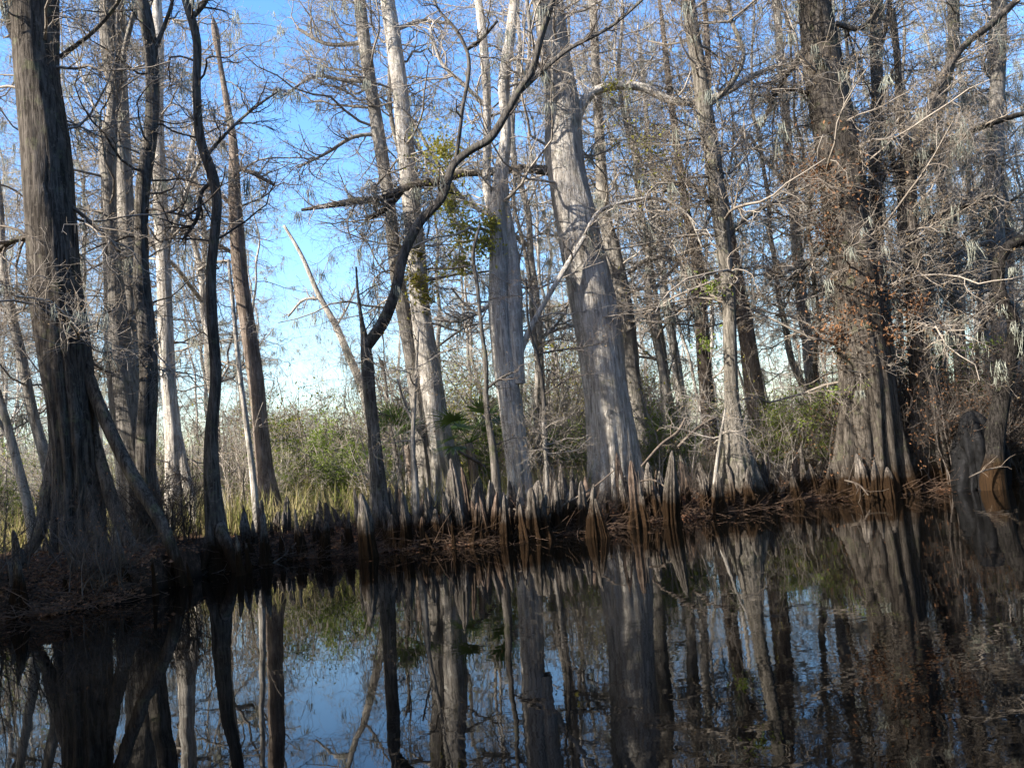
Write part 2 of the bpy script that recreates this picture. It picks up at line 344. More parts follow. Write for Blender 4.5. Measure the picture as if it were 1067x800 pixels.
HERO = {}
def hero(key, name, label, d, pts, limbs=(), bk='grey', top=14., flute=.35, flare=1.6, fh=.9, o=None, moss=12, sides=44, legs=(), dd=0, mb=.5, ld=0., leaf=None):
    o = o or {}
    ln = wline(pts[::-1], d, dd)               # base first
    x_, y_ = ln[0][0], ln[0][1]; g = float(gz(x_, y_))
    b0 = list(ln[0]); b0[2] = min(ln[0][2] - .1, g - .12); ln = [b0] + ln if ln[0][2] > g + .12 else ln
    ln[0][2] = g - .12
    t0 = ln[-1]
    if top and t0[2] < top:
        pr = ln[-3] if len(ln) > 3 else ln[0]; dr = np.array(t0[:3]) - np.array(pr[:3]); dr /= np.linalg.norm(dr); z = t0[2]; r0 = t0[3]; p = np.array(t0[:3]); k = int((top - z) / 1.3) + 1
        for q in range(1, k + 1):
            dr = dr * .8 + np.array([rng.normal() * .07, rng.normal() * .07, .25]); dr /= np.linalg.norm(dr); p = p + dr * (top - z) / k
            ln.append([*p, r0 * (1 - .85 * q / k)])
    Ln = sum(np.linalg.norm(np.array(ln[i + 1][:3]) - np.array(ln[i][:3])) for i in range(len(ln) - 1))
    tr = smooth_line(ln, int(max(24, Ln / (.07 if sides >= 40 else .11)))); tr[:, 3] = np.maximum(tr[:, 3], .006)
    hz = tr[:, 2] - g; tr[:, 3] *= 1 + (flare - 1) * np.exp(-np.clip(hz, 0, 99) / (fh * .5))
    root = empty(name, (x_, y_, g), label, 'tree'); base = (x_, y_, g); HERO[key] = (proj((x_, y_, g + .3))[0], d, root)
    sd_ = sum(ord(ch) for ch in key) * 7
    bg_ = Bag(); stemmesh(bg_, tr, sides, flute, fh, .045, sd_, z0=g); bg_.build('trunk', BK[bk], root, base)
    wl = []
    for q, lp in enumerate(limbs):
        l = wline(lp, d, ld); wl.append(l); L_ = sum(np.linalg.norm(np.array(l[i + 1][:3]) - np.array(l[i][:3])) for i in range(len(l) - 1))
        bb = Bag(); stemmesh(bb, smooth_line(l, int(max(10, L_ / .05))), 14, 0, 1, .14, sd_ + q); bb.build('limb', BK['deep' if key == 't10' and q < 2 else bk], root, base)
    for q, lp in enumerate(legs):
        l = wline(lp, d, -.5); l[-1][2] = min(l[-1][2], float(gz(l[-1][0], l[-1][1])) - .1)
        bb = Bag(); stemmesh(bb, smooth_line(l, 30), 14, 0, 1, .12, sd_ + 50 + q); bb.build('root', BK[bk], root, base)
    cb, ps = crown_bag(tr, wl, o)
    if cb is not None:
        tm = TWD if bk in ('dark', 'black') else (TWB if bk in ('deep', 'moss') else TW)
        cb.build('crown', [tm, BUD], root, base)
        if moss: moss_bag(ps[0], ps[1], moss, mb).build('hanging_moss', MOSS, root, base)['kind'] = 'stuff'
        if leaf:
            lm, spots = leaf; lb = Bag()
            for (lx, ly, lr, ln_) in spots:
                c = at(lx, ly, d - .2); rr_ = lr * d / F
                C = c + rng.normal(size=(ln_, 3)) * rr_ * .5 * (1 + .6 * np.sin(rng.uniform(0, 6, (ln_, 1)))); lb.leaves(C, .075, 0, .55)
                st = np.repeat(c[None], 26, 0) + rng.normal(size=(26, 3)) * rr_ * .2; P = grow(st, rng.normal(size=(26, 3)), np.full(26, rr_ * .9), 5, .3); lb.tubes(P, taper(np.full(26, .005), 5, .4), 3, 1)
            lb.build('leaves', [lm, tm], root, base)
    return root

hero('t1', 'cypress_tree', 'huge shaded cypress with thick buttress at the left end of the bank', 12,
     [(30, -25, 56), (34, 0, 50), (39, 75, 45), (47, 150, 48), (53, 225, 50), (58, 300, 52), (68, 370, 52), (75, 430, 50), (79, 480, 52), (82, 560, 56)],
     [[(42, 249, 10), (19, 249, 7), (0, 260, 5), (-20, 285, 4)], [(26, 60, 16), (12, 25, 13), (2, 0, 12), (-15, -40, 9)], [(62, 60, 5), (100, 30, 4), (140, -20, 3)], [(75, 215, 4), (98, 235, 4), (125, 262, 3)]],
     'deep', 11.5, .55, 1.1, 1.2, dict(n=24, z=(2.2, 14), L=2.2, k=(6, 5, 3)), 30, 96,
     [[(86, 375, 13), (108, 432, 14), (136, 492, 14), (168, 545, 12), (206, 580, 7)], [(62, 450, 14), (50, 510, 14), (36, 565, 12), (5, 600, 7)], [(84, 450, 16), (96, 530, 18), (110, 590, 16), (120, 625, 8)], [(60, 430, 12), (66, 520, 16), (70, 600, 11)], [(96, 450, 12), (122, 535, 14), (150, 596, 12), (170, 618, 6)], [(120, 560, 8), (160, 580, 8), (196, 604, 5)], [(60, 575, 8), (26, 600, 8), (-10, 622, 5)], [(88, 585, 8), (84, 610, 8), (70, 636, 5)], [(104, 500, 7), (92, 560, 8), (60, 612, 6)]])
hero('t2', 'cypress_tree', 'forked grey trunk with a burl, just right of the huge shaded cypress', 13.6,
     [(112, -10, 14), (112, 30, 16), (115, 60, 18), (118, 90, 14), (116, 125, 13), (113, 143, 18), (113, 190, 15), (115, 250, 16), (119, 300, 20), (123, 350, 26), (129, 400, 31), (136, 450, 36), (142, 500, 40), (146, 550, 46)],
     [[(118, 110, 9), (128, 60, 7), (138, 20, 5), (150, -20, 4)], [(113, 140, 8), (121, 90, 6), (122, 50, 6), (124, 0, 6)]], 'grey', 10.5, .3, 1.2, .9, dict(n=18, z=(3, 14), L=2.0), 18)
hero('t2b', 'cypress_tree', 'upright grey trunk close behind the burled fork', 14.2,
     [(121, -10, 12), (124, 75, 15), (127, 150, 17), (131, 225, 18), (134, 300, 20), (138, 380, 22), (143, 450, 25), (150, 530, 34)], [], 'grey', 10.5, .3, 1.2, .8, dict(n=14, z=(4, 14), L=1.8), 10)
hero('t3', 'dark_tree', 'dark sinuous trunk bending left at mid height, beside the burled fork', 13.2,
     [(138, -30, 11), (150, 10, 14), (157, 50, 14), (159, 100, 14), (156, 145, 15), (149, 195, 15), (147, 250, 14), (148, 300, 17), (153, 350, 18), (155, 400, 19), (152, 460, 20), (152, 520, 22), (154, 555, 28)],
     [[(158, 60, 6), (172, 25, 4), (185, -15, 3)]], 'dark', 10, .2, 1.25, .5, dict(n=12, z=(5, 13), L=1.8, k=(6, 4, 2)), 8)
hero('t4', 'cypress_tree', 'pale sunlit trunk that splits into two legs near the ground', 16,
     [(163, -10, 9), (165, 40, 11), (164, 110, 12), (166, 190, 14), (170, 260, 15), (172, 325, 15), (176, 400, 15), (180, 450, 17), (181, 500, 17), (179, 555, 22)],
     [[(183, 440, 9), (192, 490, 11), (202, 530, 12), (208, 560, 13)], [(172, 260, 7), (184, 230, 5), (196, 195, 4), (210, 165, 3)], [(167, 200, 6), (150, 170, 4), (120, 165, 3)]],
     'pale', 12, .25, 1.3, .6, dict(n=26, z=(3.4, 15), L=2.2), 16)
hero('t5', 'dark_tree', 'dark slender crooked tree forked at the top, at the water edge left of centre', 13.1,
     [(186, -20, 6), (198, 15, 9), (204, 37, 9), (205, 94, 9), (210, 150, 10), (222, 185, 11), (226, 210, 10), (224, 240, 10), (220, 285, 10), (221, 330, 11), (225, 392, 12), (220, 460, 14), (221, 505, 17), (225, 550, 21), (229, 590, 26)],
     [[(200, 18, 6), (212, 5, 5), (222, -20, 4)], [(217, 160, 4), (235, 140, 3), (262, 115, 3), (290, 95, 2)], [(222, 190, 4), (214, 195, 4), (204, 230, 4), (190, 250, 2)]], 'dark', 13, .35, 1.5, .5, dict(n=14, z=(4.5, 13), L=1.5, k=(5, 4, 2)), 6,
     legs=[[(226, 540, 14), (240, 575, 11), (262, 598, 7)], [(222, 545, 12), (212, 585, 9), (200, 610, 6)]])
hero('t6', 'cypress_tree', 'brown bare trunk leaning left beside the open sky gap', 17,
     [(222, 20, 3), (229, 64, 5), (236, 105, 7), (243, 150, 9), (244, 190, 12), (247, 240, 15), (251, 292, 16), (258, 340, 16), (266, 394, 16), (272, 450, 16), (276, 487, 18), (281, 535, 26)],
     [[(249, 175, 5), (262, 180, 4), (286, 193, 3)], [(243, 215, 5), (225, 200, 4), (195, 190, 3), (180, 178, 3)], [(252, 272, 4), (240, 262, 4), (210, 250, 3), (180, 235, 3)]],
     'brown', 11, .3, 1.4, .7, dict(n=18, z=(5.5, 11), L=2.0), 10)
hero('t6b', 'birch_like_sapling', 'thin whitish leaning sapling at the foot of the brown bare trunk', 15.5,
     [(238, 270, 3), (243, 320, 4), (250, 390, 5), (258, 450, 6), (264, 500, 7), (268, 550, 9)], [], 'pale', 0, .1, 1.2, .3, dict(n=6, z=(1.4, 6), L=.9, k=(4, 3, 2)), 0, 12)
hero('t7', 'dark_tree', 'dark wishbone tree throwing one long curved limb up to the right', 14.6,
     [(371, 278, 2), (373, 305, 3), (377, 335, 5), (380, 354, 9), (382, 372, 13), (385, 412, 13), (391, 469, 14), (395, 514, 18), (397, 560, 26)],
     [[(381, 362, 11), (400, 334, 12), (411, 307, 11), (422, 262, 10), (437, 232, 10), (460, 206, 9), (474, 170, 9), (490, 157, 9), (509, 146, 10), (527, 120, 9), (540, 97, 8), (552, 79, 8), (564, 37, 7), (580, -10, 5)],
      [(474, 172, 5), (481, 120, 4), (486, 52, 4), (474, 30, 4), (458, 12, 3), (446, -14, 3)], [(486, 52, 4), (500, 42, 4), (518, 22, 3)], [(535, 102, 5), (564, 75, 5), (586, 56, 5), (639, 26, 4), (675, -5, 3)]],
     'dark', 0, .2, 1.35, .5, dict(n=3, z=(2, 5), L=1.2, k=(4, 3, 2), g=.06), 5)
hero('t8a', 'cypress_tree', 'left and thinner trunk of the leaning twin pair left of centre', 17.6,
     [(374, -10, 13), (379, 37, 13), (387, 94, 13), (394, 139, 14), (400, 176, 14), (407, 225, 13), (411, 262, 14), (415, 296, 15), (423, 337, 16), (433, 394, 18), (440, 450, 20), (446, 500, 24), (449, 545, 32)],
     [[(383, 85, 5), (360, 84, 4), (330, 80, 3), (295, 100, 2)], [(395, 140, 4), (372, 142, 4), (340, 160, 3), (310, 175, 2)], [(379, 45, 5), (340, 46, 4), (310, 30, 3)]], 'grey', 14, .6, 1.1, 1.4, dict(n=40, z=(4.6, 14), L=2.8, k=(8, 5, 3), g=-.01), 64)
hero('t8b', 'cypress_tree', 'right and thicker trunk of the leaning twin pair left of centre', 17.2,
     [(402, -10, 15), (409, 37, 17), (417, 94, 17), (422, 150, 18), (428, 206, 19), (434, 262, 20), (438, 322, 21), (449, 394, 23), (459, 457, 25), (467, 500, 30), (471, 555, 42)],
     [[(414, 30, 5), (440, 22, 4), (470, 25, 3)], [(424, 135, 5), (440, 160, 4), (462, 185, 3)]], 'pale', 15, .7, 1.1, 1.4, dict(n=34, z=(4.8, 15), L=2.5), 22, leaf=(LY, [(434, 292, 18, 420), (445, 310, 14, 260), (470, 200, 12, 160), (436, 262, 10, 160)]))
hero('t9', 'cypress_tree', 'pale knotty many stemmed tree in the centre, left of the great trunk', 16.0,
     [(537, -10, 10), (532, 37, 11), (525, 86, 12), (527, 142, 12), (522, 180, 16), (519, 225, 19), (520, 262, 21), (521, 337, 23), (526, 380, 24), (532, 420, 25), (538, 470, 26), (542, 515, 30), (543, 555, 38)],
     [[(539, 400, 17), (537, 340, 16), (535, 281, 15), (529, 232, 13), (520, 195, 12)], [(520, 240, 10), (509, 206, 10), (508, 150, 9), (506, 75, 9), (498, 0, 8), (492, -30, 7)], [(537, 378, 8), (549, 349, 6), (579, 296, 5), (609, 247, 5), (624, 221, 5), (654, 210, 4), (691, 208, 4), (714, 221, 3), (732, 258, 2)],
      [(529, 120, 6), (545, 90, 5), (552, 40, 4), (548, -10, 4)], [(506, 110, 5), (480, 85, 4), (462, 68, 4), (448, 30, 3)], [(520, 310, 5), (500, 325, 4), (470, 335, 3), (452, 332, 3)]],
     'pale', 14, .35, 1.15, 1.2, dict(n=34, z=(4.2, 14), L=2.4), 48, leaf=(LY, [(460, 158, 22, 520), (482, 238, 22, 460), (505, 255, 18, 360), (480, 275, 16, 260), (470, 215, 16, 260), (512, 235, 12, 200)]))
hero('t10', 'cypress_tree', 'massive pale cypress trunk at centre with a dead limb reaching left', 16.6,
     [(566, -20, 32), (570, 0, 32), (578, 56, 33), (584, 94, 36), (587, 124, 38), (588, 157, 40), (594, 195, 41), (600, 225, 44), (606, 262, 46), (614, 300, 47), (624, 349, 48), (629, 386, 48), (635, 431, 49), (639, 469, 53), (642, 510, 62), (644, 550, 72)],
     [[(575, 178, 12), (540, 176, 9), (509, 180, 8), (482, 181, 8), (456, 189, 9), (430, 193, 8), (400, 206, 7), (370, 210, 8), (344, 214, 6), (314, 219, 3)], [(418, 200, 6), (408, 212, 6), (395, 222, 6), (381, 229, 4)],
      [(598, 135, 16), (603, 118, 12), (616, 98, 10), (639, 90, 9), (672, 92, 9), (699, 105, 8), (732, 105, 7), (762, 94, 6), (785, 79, 5), (815, 66, 4)], [(573, 30, 9), (562, 0, 8), (550, -40, 6)]],
     'pale', 17, .5, 1.05, .9, dict(n=30, z=(6.2, 16), L=2.8, k=(7, 5, 3)), 34, 96, leaf=(LY, [(640, 90, 12, 100), (672, 150, 30, 160), (700, 185, 28, 160)]))
hero('t11', 'cypress_tree', 'straight grey trunk half hidden behind the right edge of the massive trunk', 19,
     [(616, -10, 8), (620, 60, 9), (624, 131, 11), (626, 169, 12), (630, 225, 14), (639, 262, 16), (646, 296, 17), (653, 337, 17), (659, 394, 17), (665, 431, 18), (670, 470, 22), (674, 520, 28)],
     [[(655, 285, 5), (672, 272, 5), (700, 270, 4), (722, 285, 3)]], 'grey', 15, .3, 1.3, .7, dict(n=34, z=(4, 15), L=2.5), 22)
hero('t12', 'cypress_tree', 'thin pale trunk leaning right of the massive trunk, in the wood', 24,
     [(668, 60, 4), (676, 150, 5), (684, 217, 6), (689, 262, 7), (693, 311, 8), (701, 356, 9), (708, 405, 11), (712, 442, 12), (716, 490, 16)], [], 'pale', 14, .2, 1.3, .5, dict(n=30, z=(5, 14), L=2.2), 10)
hero('t13', 'dark_tree', 'dark rough trunk left of the flared tree standing in water', 19,
     [(694, 60, 6), (705, 150, 8), (716, 225, 9), (725, 262, 11), (729, 300, 13), (732, 356, 14), (736, 412, 14), (740, 450, 16), (743, 500, 20)], [[(732, 320, 5), (748, 290, 4), (760, 250, 3)]], 'brown', 13, .2, 1.3, .5, dict(n=24, z=(4, 13), L=2.2), 14)
hero('t14', 'cypress_tree', 'dark trunk with orange stained flared foot standing in water right of centre', 15.9,
     [(712, -20, 14), (717, 0, 14), (721, 30, 15), (729, 75, 16), (734, 112, 17), (742, 161, 18), (751, 225, 18), (755, 262, 16), (759, 300, 14), (761, 375, 14), (763, 424, 16), (767, 460, 24), (770, 495, 40), (772, 535, 58)],
     [[(736, 112, 6), (760, 90, 5), (775, 60, 4), (762, 20, 4), (758, -10, 3)], [(752, 230, 6), (735, 205, 5), (712, 190, 4), (690, 200, 3)], [(757, 250, 5), (780, 225, 4), (810, 210, 3), (840, 195, 2)]], 'moss', 15, .45, 1.1, .6, dict(n=60, z=(3.6, 15), L=2.6, k=(8, 6, 3), bud=.9), 50, leaf=(LG, [(742, 300, 12, 120), (735, 360, 10, 80)]))
hero('t14b', 'cypress_tree', 'pale brown trunk leaning left just behind the flared tree in water', 18.5,
     [(738, 120, 8), (752, 200, 11), (766, 280, 14), (776, 337, 17), (782, 380, 18), (788, 420, 19), (793, 460, 22), (797, 510, 28)], [], 'brown', 14, .3, 1.3, .7, dict(n=26, z=(4, 14), L=2.3), 20)
hero('t15', 'cypress_tree', 'pale upright trunk between the flared tree and the big mossy tree', 20,
     [(808, 0, 8), (815, 80, 9), (822, 160, 10), (829, 240, 11), (836, 319, 12), (844, 375, 13), (849, 431, 14), (853, 480, 18)], [[(826, 200, 5), (800, 170, 4), (780, 140, 3)]], 'pale', 15, .3, 1.3, .6, dict(n=36, z=(4, 15), L=2.5, bud=.7), 30)
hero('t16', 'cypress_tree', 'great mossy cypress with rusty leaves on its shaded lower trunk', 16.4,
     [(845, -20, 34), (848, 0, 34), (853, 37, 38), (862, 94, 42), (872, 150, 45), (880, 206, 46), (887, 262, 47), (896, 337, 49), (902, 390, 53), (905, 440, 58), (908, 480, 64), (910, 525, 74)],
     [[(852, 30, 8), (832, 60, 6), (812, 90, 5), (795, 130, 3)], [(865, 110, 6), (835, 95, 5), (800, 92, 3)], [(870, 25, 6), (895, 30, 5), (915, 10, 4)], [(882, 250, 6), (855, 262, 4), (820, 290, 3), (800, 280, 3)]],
     'deep', 16, .8, 1.05, 1.1, dict(n=74, z=(2.2, 16), L=2.4, k=(8, 6, 3), bud=.9), 70, 96, leaf=(LR, [(850, 180, 30, 420), (875, 205, 32, 420), (890, 330, 34, 520), (905, 300, 26, 300), (925, 350, 26, 260), (860, 240, 26, 260), (955, 320, 20, 160), (870, 350, 26, 240)]))  # bark kept dark in place of the heavy shade over this trunk
hero('t17', 'dark_tree', 'straight dark trunk right beside the great mossy cypress', 17.6,
     [(913, -20, 11), (913, 56, 13), (914, 112, 12), (912, 169, 13), (912, 225, 14), (917, 281, 14), (921, 340, 16), (925, 400, 18), (930, 460, 24), (934, 510, 32)], [[(913, 60, 6), (925, 20, 5), (930, -20, 4)]], 'dark', 14, .3, 1.3, .6, dict(n=30, z=(3, 14), L=2.2), 34)  # shade on this trunk is put into its dark bark tone
hero('t18', 'cypress_tree', 'brown split trunk right of the mossy cypress with wide forking limbs', 16.8,
     [(946, 150, 15), (947, 187, 17), (945, 225, 20), (949, 262, 21), (954, 296, 21), (957, 340, 23), (961, 400, 26), (966, 450, 34), (970, 505, 48)],
     [[(947, 165, 11), (966, 120, 10), (985, 75, 9), (1001, 52, 8), (1037, 22, 7), (1080, -20, 5)], [(947, 190, 10), (969, 157, 9), (1000, 142, 8), (1037, 127, 6), (1080, 115, 4)], [(946, 160, 9), (938, 120, 8), (936, 70, 7), (930, 10, 6)], [(952, 240, 7), (975, 225, 6), (1000, 215, 6), (1040, 205, 4)], [(945, 200, 6), (930, 165, 5), (925, 140, 4)]],
     'deep', 0, .6, 1.1, 1.2, dict(n=16, z=(2.4, 7), L=2, k=(8, 6, 3), bud=.8), 50)  # dark bark tone stands in for shade here too
hero('t19', 'cypress_tree', 'pale crooked trunk behind the split trunk near the right edge', 19.5,
     [(994, -10, 11), (993, 50, 11), (980, 110, 9), (977, 161, 9), (986, 225, 10), (990, 270, 11), (994, 300, 12), (1000, 370, 13), (1004, 430, 15), (1008, 490, 20)], [[(985, 225, 6), (965, 232, 4), (955, 245, 3)], [(990, 240, 5), (1010, 205, 4), (1035, 185, 3)]], 'moss', 14, .3, 1.3, .6, dict(n=40, z=(3, 14), L=2.3, bud=.8), 50)
hero('t20', 'cypress_tree', 'tall grey trunk nearest the right edge of the bank', 18.5,
     [(1042, -10, 14), (1040, 80, 15), (1036, 160, 16), (1037, 240, 17), (1042, 320, 18), (1048, 400, 22), (1052, 490, 32)], [], 'grey', 14, .3, 1.3, .6, dict(n=44, z=(2.8, 14), L=2.3, bud=.8), 54)
hero('t21', 'dark_tree', 'black arching trunk hooked over at the right edge above the dark stump', 15.6,
     [(1095, 262, 10), (1078, 250, 11), (1060, 252, 12), (1046, 262, 12), (1040, 285, 12), (1044, 310, 12), (1056, 335, 13), (1052, 375, 15), (1043, 420, 17), (1036, 460, 20), (1034, 500, 26)], [[(1047, 400, 8), (1062, 365, 7), (1075, 340, 6)], [(1040, 285, 6), (1034, 320, 5), (1020, 350, 4), (1018, 385, 4)]], 'black', 0, .2, 1.2, .5, dict(n=8, z=(1.6, 5), L=1.2, k=(6, 5, 2)), 12)
hero('t0', 'slender_tree', 'slender grey tree leaning into the left side of the huge shaded cypress', 12.8,
     [(-8, 150, 5), (0, 210, 6), (5, 292, 8), (22, 370, 10), (36, 437, 11), (48, 480, 12), (58, 540, 14), (62, 590, 16)], [], 'grey', 9, .2, 1.2, .4, dict(n=18, z=(3, 9), L=1.8), 8, 14)
hero('t0b', 'slender_tree', 'thin leaning sapling at the far left edge of the bank', 12.6,
     [(-22, 350, 5), (0, 415, 7), (18, 482, 9), (30, 532, 10), (38, 590, 12)], [[(12, 465, 4), (-4, 430, 3), (-15, 380, 2)]], 'grey', 5.5, .2, 1.2, .4, dict(n=8, z=(1.4, 5), L=1.2), 3, 12)
hero('snag', 'dead_snag', 'dead mossy snag leaning left in the bright gap behind the wishbone tree', 24,
     [(296, 235, 3), (312, 262, 4), (334, 311, 6), (347, 334, 7), (362, 367, 8), (376, 400, 9), (388, 450, 11), (396, 500, 14)], [[(334, 311, 4), (318, 312, 3), (300, 330, 2)], [(350, 340, 3), (362, 320, 2), (370, 300, 2)]], 'pale', 0, .2, 1.2, .4, dict(n=12, z=(3, 7), L=1.3), 20, 12, mb=.9)
for key, label, d, pts, lim in [
    ('s1', 'thin crooked sapling in front of the pale knotty centre tree', 14.4, [(500, 235, 3), (493, 265, 4), (497, 296, 4), (502, 345, 4), (506, 375, 5), (507, 424, 6), (514, 470, 8), (520, 545, 12)], [[(507, 405, 4), (520, 395, 3), (534, 388, 2)], [(503, 330, 3), (488, 320, 2), (470, 300, 2)]]),
    ('s2', 'thin straight sapling rising in front of the leaning twin pair', 14.2, [(436, 340, 2), (434, 380, 3), (432, 416, 4), (430, 469, 5), (433, 510, 7), (434, 560, 9)], [[(431, 440, 3), (420, 415, 2), (414, 395, 2)]]),
    ('s3', 'dark wiry sapling between the centre tree and the massive trunk', 15.2, [(548, 290, 2), (552, 345, 3), (560, 372, 4), (565, 400, 4), (568, 450, 5), (572, 500, 6), (574, 545, 8)], [[(556, 370, 2), (580, 365, 2), (604, 362, 2), (624, 358, 1)]]),
    ('s4', 'wiry sapling curving up between the wishbone tree and the twin pair', 17.5, [(398, 375, 3), (402, 400, 3), (404, 430, 4), (412, 470, 5), (420, 520, 7)], [[(402, 400, 2), (395, 372, 2)]]),
    ('s5', 'pale sapling standing at the water edge below the massive trunk', 14.6, [(566, 440, 3), (569, 480, 4), (570, 510, 5), (569, 560, 6)], []),
    ('s6', 'twisted sapling leaning over the fallen stick right of the massive trunk', 15.2, [(756, 425, 2), (750, 460, 3), (746, 490, 4), (741, 530, 6)], [])]:
    hero(key, 'sapling', label, d, pts, lim, 'dark' if key in ('s1', 's3', 's4') else 'grey', 0, .1, 1.2, .3, dict(n=7, z=(1.2, 6), L=1.0, k=(5, 4, 2), g=.05), 0, 10)

# ------------------------------------------------------------------ cypress knees
KP = []
def knee_proto(i):
    r = np.random.default_rng(100 + i); n = 34; t = 1 - (1 - np.linspace(0, 1, n)) ** 1.7; pw = r.uniform(.4, .75)
    rad = (.42 * (1 - t) ** 2.2 + .5 * (1 - t ** r.uniform(3, 8)) ** pw * r.uniform(.5, .8)) * (1 + .22 * noise1(t * 6, 40 + i)); rad[-1] = .02
    rad = np.maximum(rad * .5, .012); bx = r.normal(0, .13); by = r.normal(0, .1)
    ln = np.stack([bx * t ** 2 + .02 * np.sin(t * 6 + i), by * t ** 2 + .02 * np.cos(t * 5 + i), t * 1.0, rad], 1)
    b = Bag(); stemmesh(b, ln, 40, .9, .8, .2, 300 + i, nfl=int(r.integers(4, 7)))
    if i % 3 == 1:
        l2 = ln[: n].copy(); l2[:, 0] += .22 * (1 - .2 * t); l2[:, 2] *= .62; l2[:, 3] *= .7; stemmesh(b, l2, 14, .5, .4, .12, 400 + i)
    return b
KMAT = [bark('knee_bark', (.09, .078, .066), (.27, .235, .20), .3, True, 1.6, 1.3), bark('red_knee_bark', (.085, .06, .045), (.21, .155, .12), .1, True, 1.4)]
KMESH = []
for i in range(12):
    o = knee_proto(i).build('cypress_knee', KMAT[1 if i % 5 == 3 else 0]); KMESH.append(o.data); bpy.data.objects.remove(o)
knees = []
def knee(x, y, h, wd, k=None, z=None):
    k = int(rng.integers(0, 12)) if k is None else k
    o = bpy.data.objects.new('cypress_knee', KMESH[k]); sc.collection.objects.link(o)
    g = float(gz(x, y)) if z is None else z; g = min(g, .35) ; g0 = max(g, -.25) - .06
    o.location = (x, y, g0); o.scale = (wd, wd * rng.uniform(.8, 1.1), h - g0 if h > g0 + .1 else .3); o.rotation_euler = (rng.normal() * .07, rng.normal() * .07, rng.uniform(0, 6.28))
    knees.append((o, x, y, h, wd)); return o
KL = [(18, 548, 625, 18), (44, 560, 612, 16), (8, 575, 632, 14), (66, 590, 628, 12), (100, 585, 622, 12), (128, 575, 618, 12), (160, 580, 615, 11), (182, 560, 605, 13), (200, 575, 604, 10), (246, 550, 595, 14), (258, 560, 592, 11), (270, 535, 585, 22), (288, 515, 570, 18), (303, 530, 565, 14), (318, 540, 570, 12), (330, 520, 565, 12), (345, 525, 562, 12), (358, 535, 568, 12), (380, 500, 577, 24), (405, 520, 570, 18),
      (420, 505, 560, 16), (433, 490, 550, 16), (448, 500, 555, 14), (462, 478, 562, 18), (475, 480, 563, 16), (485, 478, 560, 20), (497, 490, 560, 18), (510, 500, 560, 16), (522, 495, 562, 22), (530, 482, 545, 18), (545, 515, 560, 14), (560, 490, 558, 22),
      (573, 478, 548, 24), (590, 500, 548, 14), (605, 500, 550, 14), (645, 470, 542, 20), (657, 478, 546, 22), (675, 470, 540, 20), (693, 468, 542, 26), (712, 480, 530, 18), (725, 470, 528, 18), (735, 480, 530, 16), (752, 455, 522, 26), (762, 466, 530, 20), (785, 452, 520, 24), (800, 480, 522, 16),
      (815, 470, 518, 20), (826, 476, 519, 16), (838, 478, 518, 18), (850, 470, 515, 18), (862, 465, 512, 22), (878, 470, 515, 20), (893, 462, 517, 26), (908, 470, 517, 26), (925, 480, 516, 22), (940, 485, 512, 20), (960, 470, 507, 18), (985, 475, 503, 18), (1000, 470, 502, 20), (1052, 480, 502, 24), (700, 476, 528, 16), (666, 490, 545, 14), (745, 486, 534, 16), (613, 505, 556, 16), (630, 500, 556, 18)]
for x, yt, yb, wd in KL:
    D = (H - .04) * F / (yb - hor(x)); D = min(max(D, 10), 19); p = at(x, yt, D); q = at(x + (yb - yt) * .08, yb, D)
    knee(q[0], D, p[2] * rng.uniform(.68, 1.04), wd * rng.uniform(1.0, 1.6) * D / F)
k = 0
while k < 290-len(KL):
    px = rng.choice([rng.uniform(240, 620), rng.uniform(-10, 1075), rng.uniform(560, 1000)]); s = rng.exponential(.9) - .15
    if s > 6: continue
    x = at(px, 500, 15)[0]; y = float(shore(x)) + s; x = at(px, 500, y)[0]
    if y - float(shore(x)) < -.35: continue
    hh = rng.uniform(.25, .8) * (1.15 if 400 < px < 960 else 1) * (1 - .06 * s); knee(x, y, float(gz(x, y)) + hh, rng.uniform(.13, .30) * (.6 + hh)); k += 1

# the dark rounded stump at the right
p0 = at(1018, 500, 16.0); g = -.1
ln = []
for t_ in 1 - (1 - np.linspace(0, 1, 60)) ** 2:
    ln.append([p0[0] + .1 * math.sin(t_ * 2), 16 + .1 * t_, g + 1.55 * t_, (.46 - .06 * t_) * (max(0, 1 - t_ ** 3.2)) ** .5 + .02])
b = Bag(); stemmesh(b, np.array(ln), 64, .5, 1.2, .24, 91)
m, t, bs = mat('wet_dark_wood', .7); geo = nd(t, 'ShaderNodeNewGeometry'); n = nd(t, 'ShaderNodeTexNoise', Scale=5, Detail=7, Roughness=.7); t.links.new(geo.outputs['Position'], n.inputs['Vector'])
t.links.new(ramp(t, n.outputs[0], [(.35, (.004, .004, .004)), (.6, (.014, .014, .015)), (.78, (.04, .04, .043))]), bs.inputs['Base Color']); bp = nd(t, 'ShaderNodeBump', Strength=.7, Distance=.04); t.links.new(n.outputs[0], bp.inputs['Height']); t.links.new(bp.outputs[0], bs.inputs['Normal'])
tag(b.build('tree_stump', m, base=None), 'rounded black wet stump at the right end of the bank', 'stump')

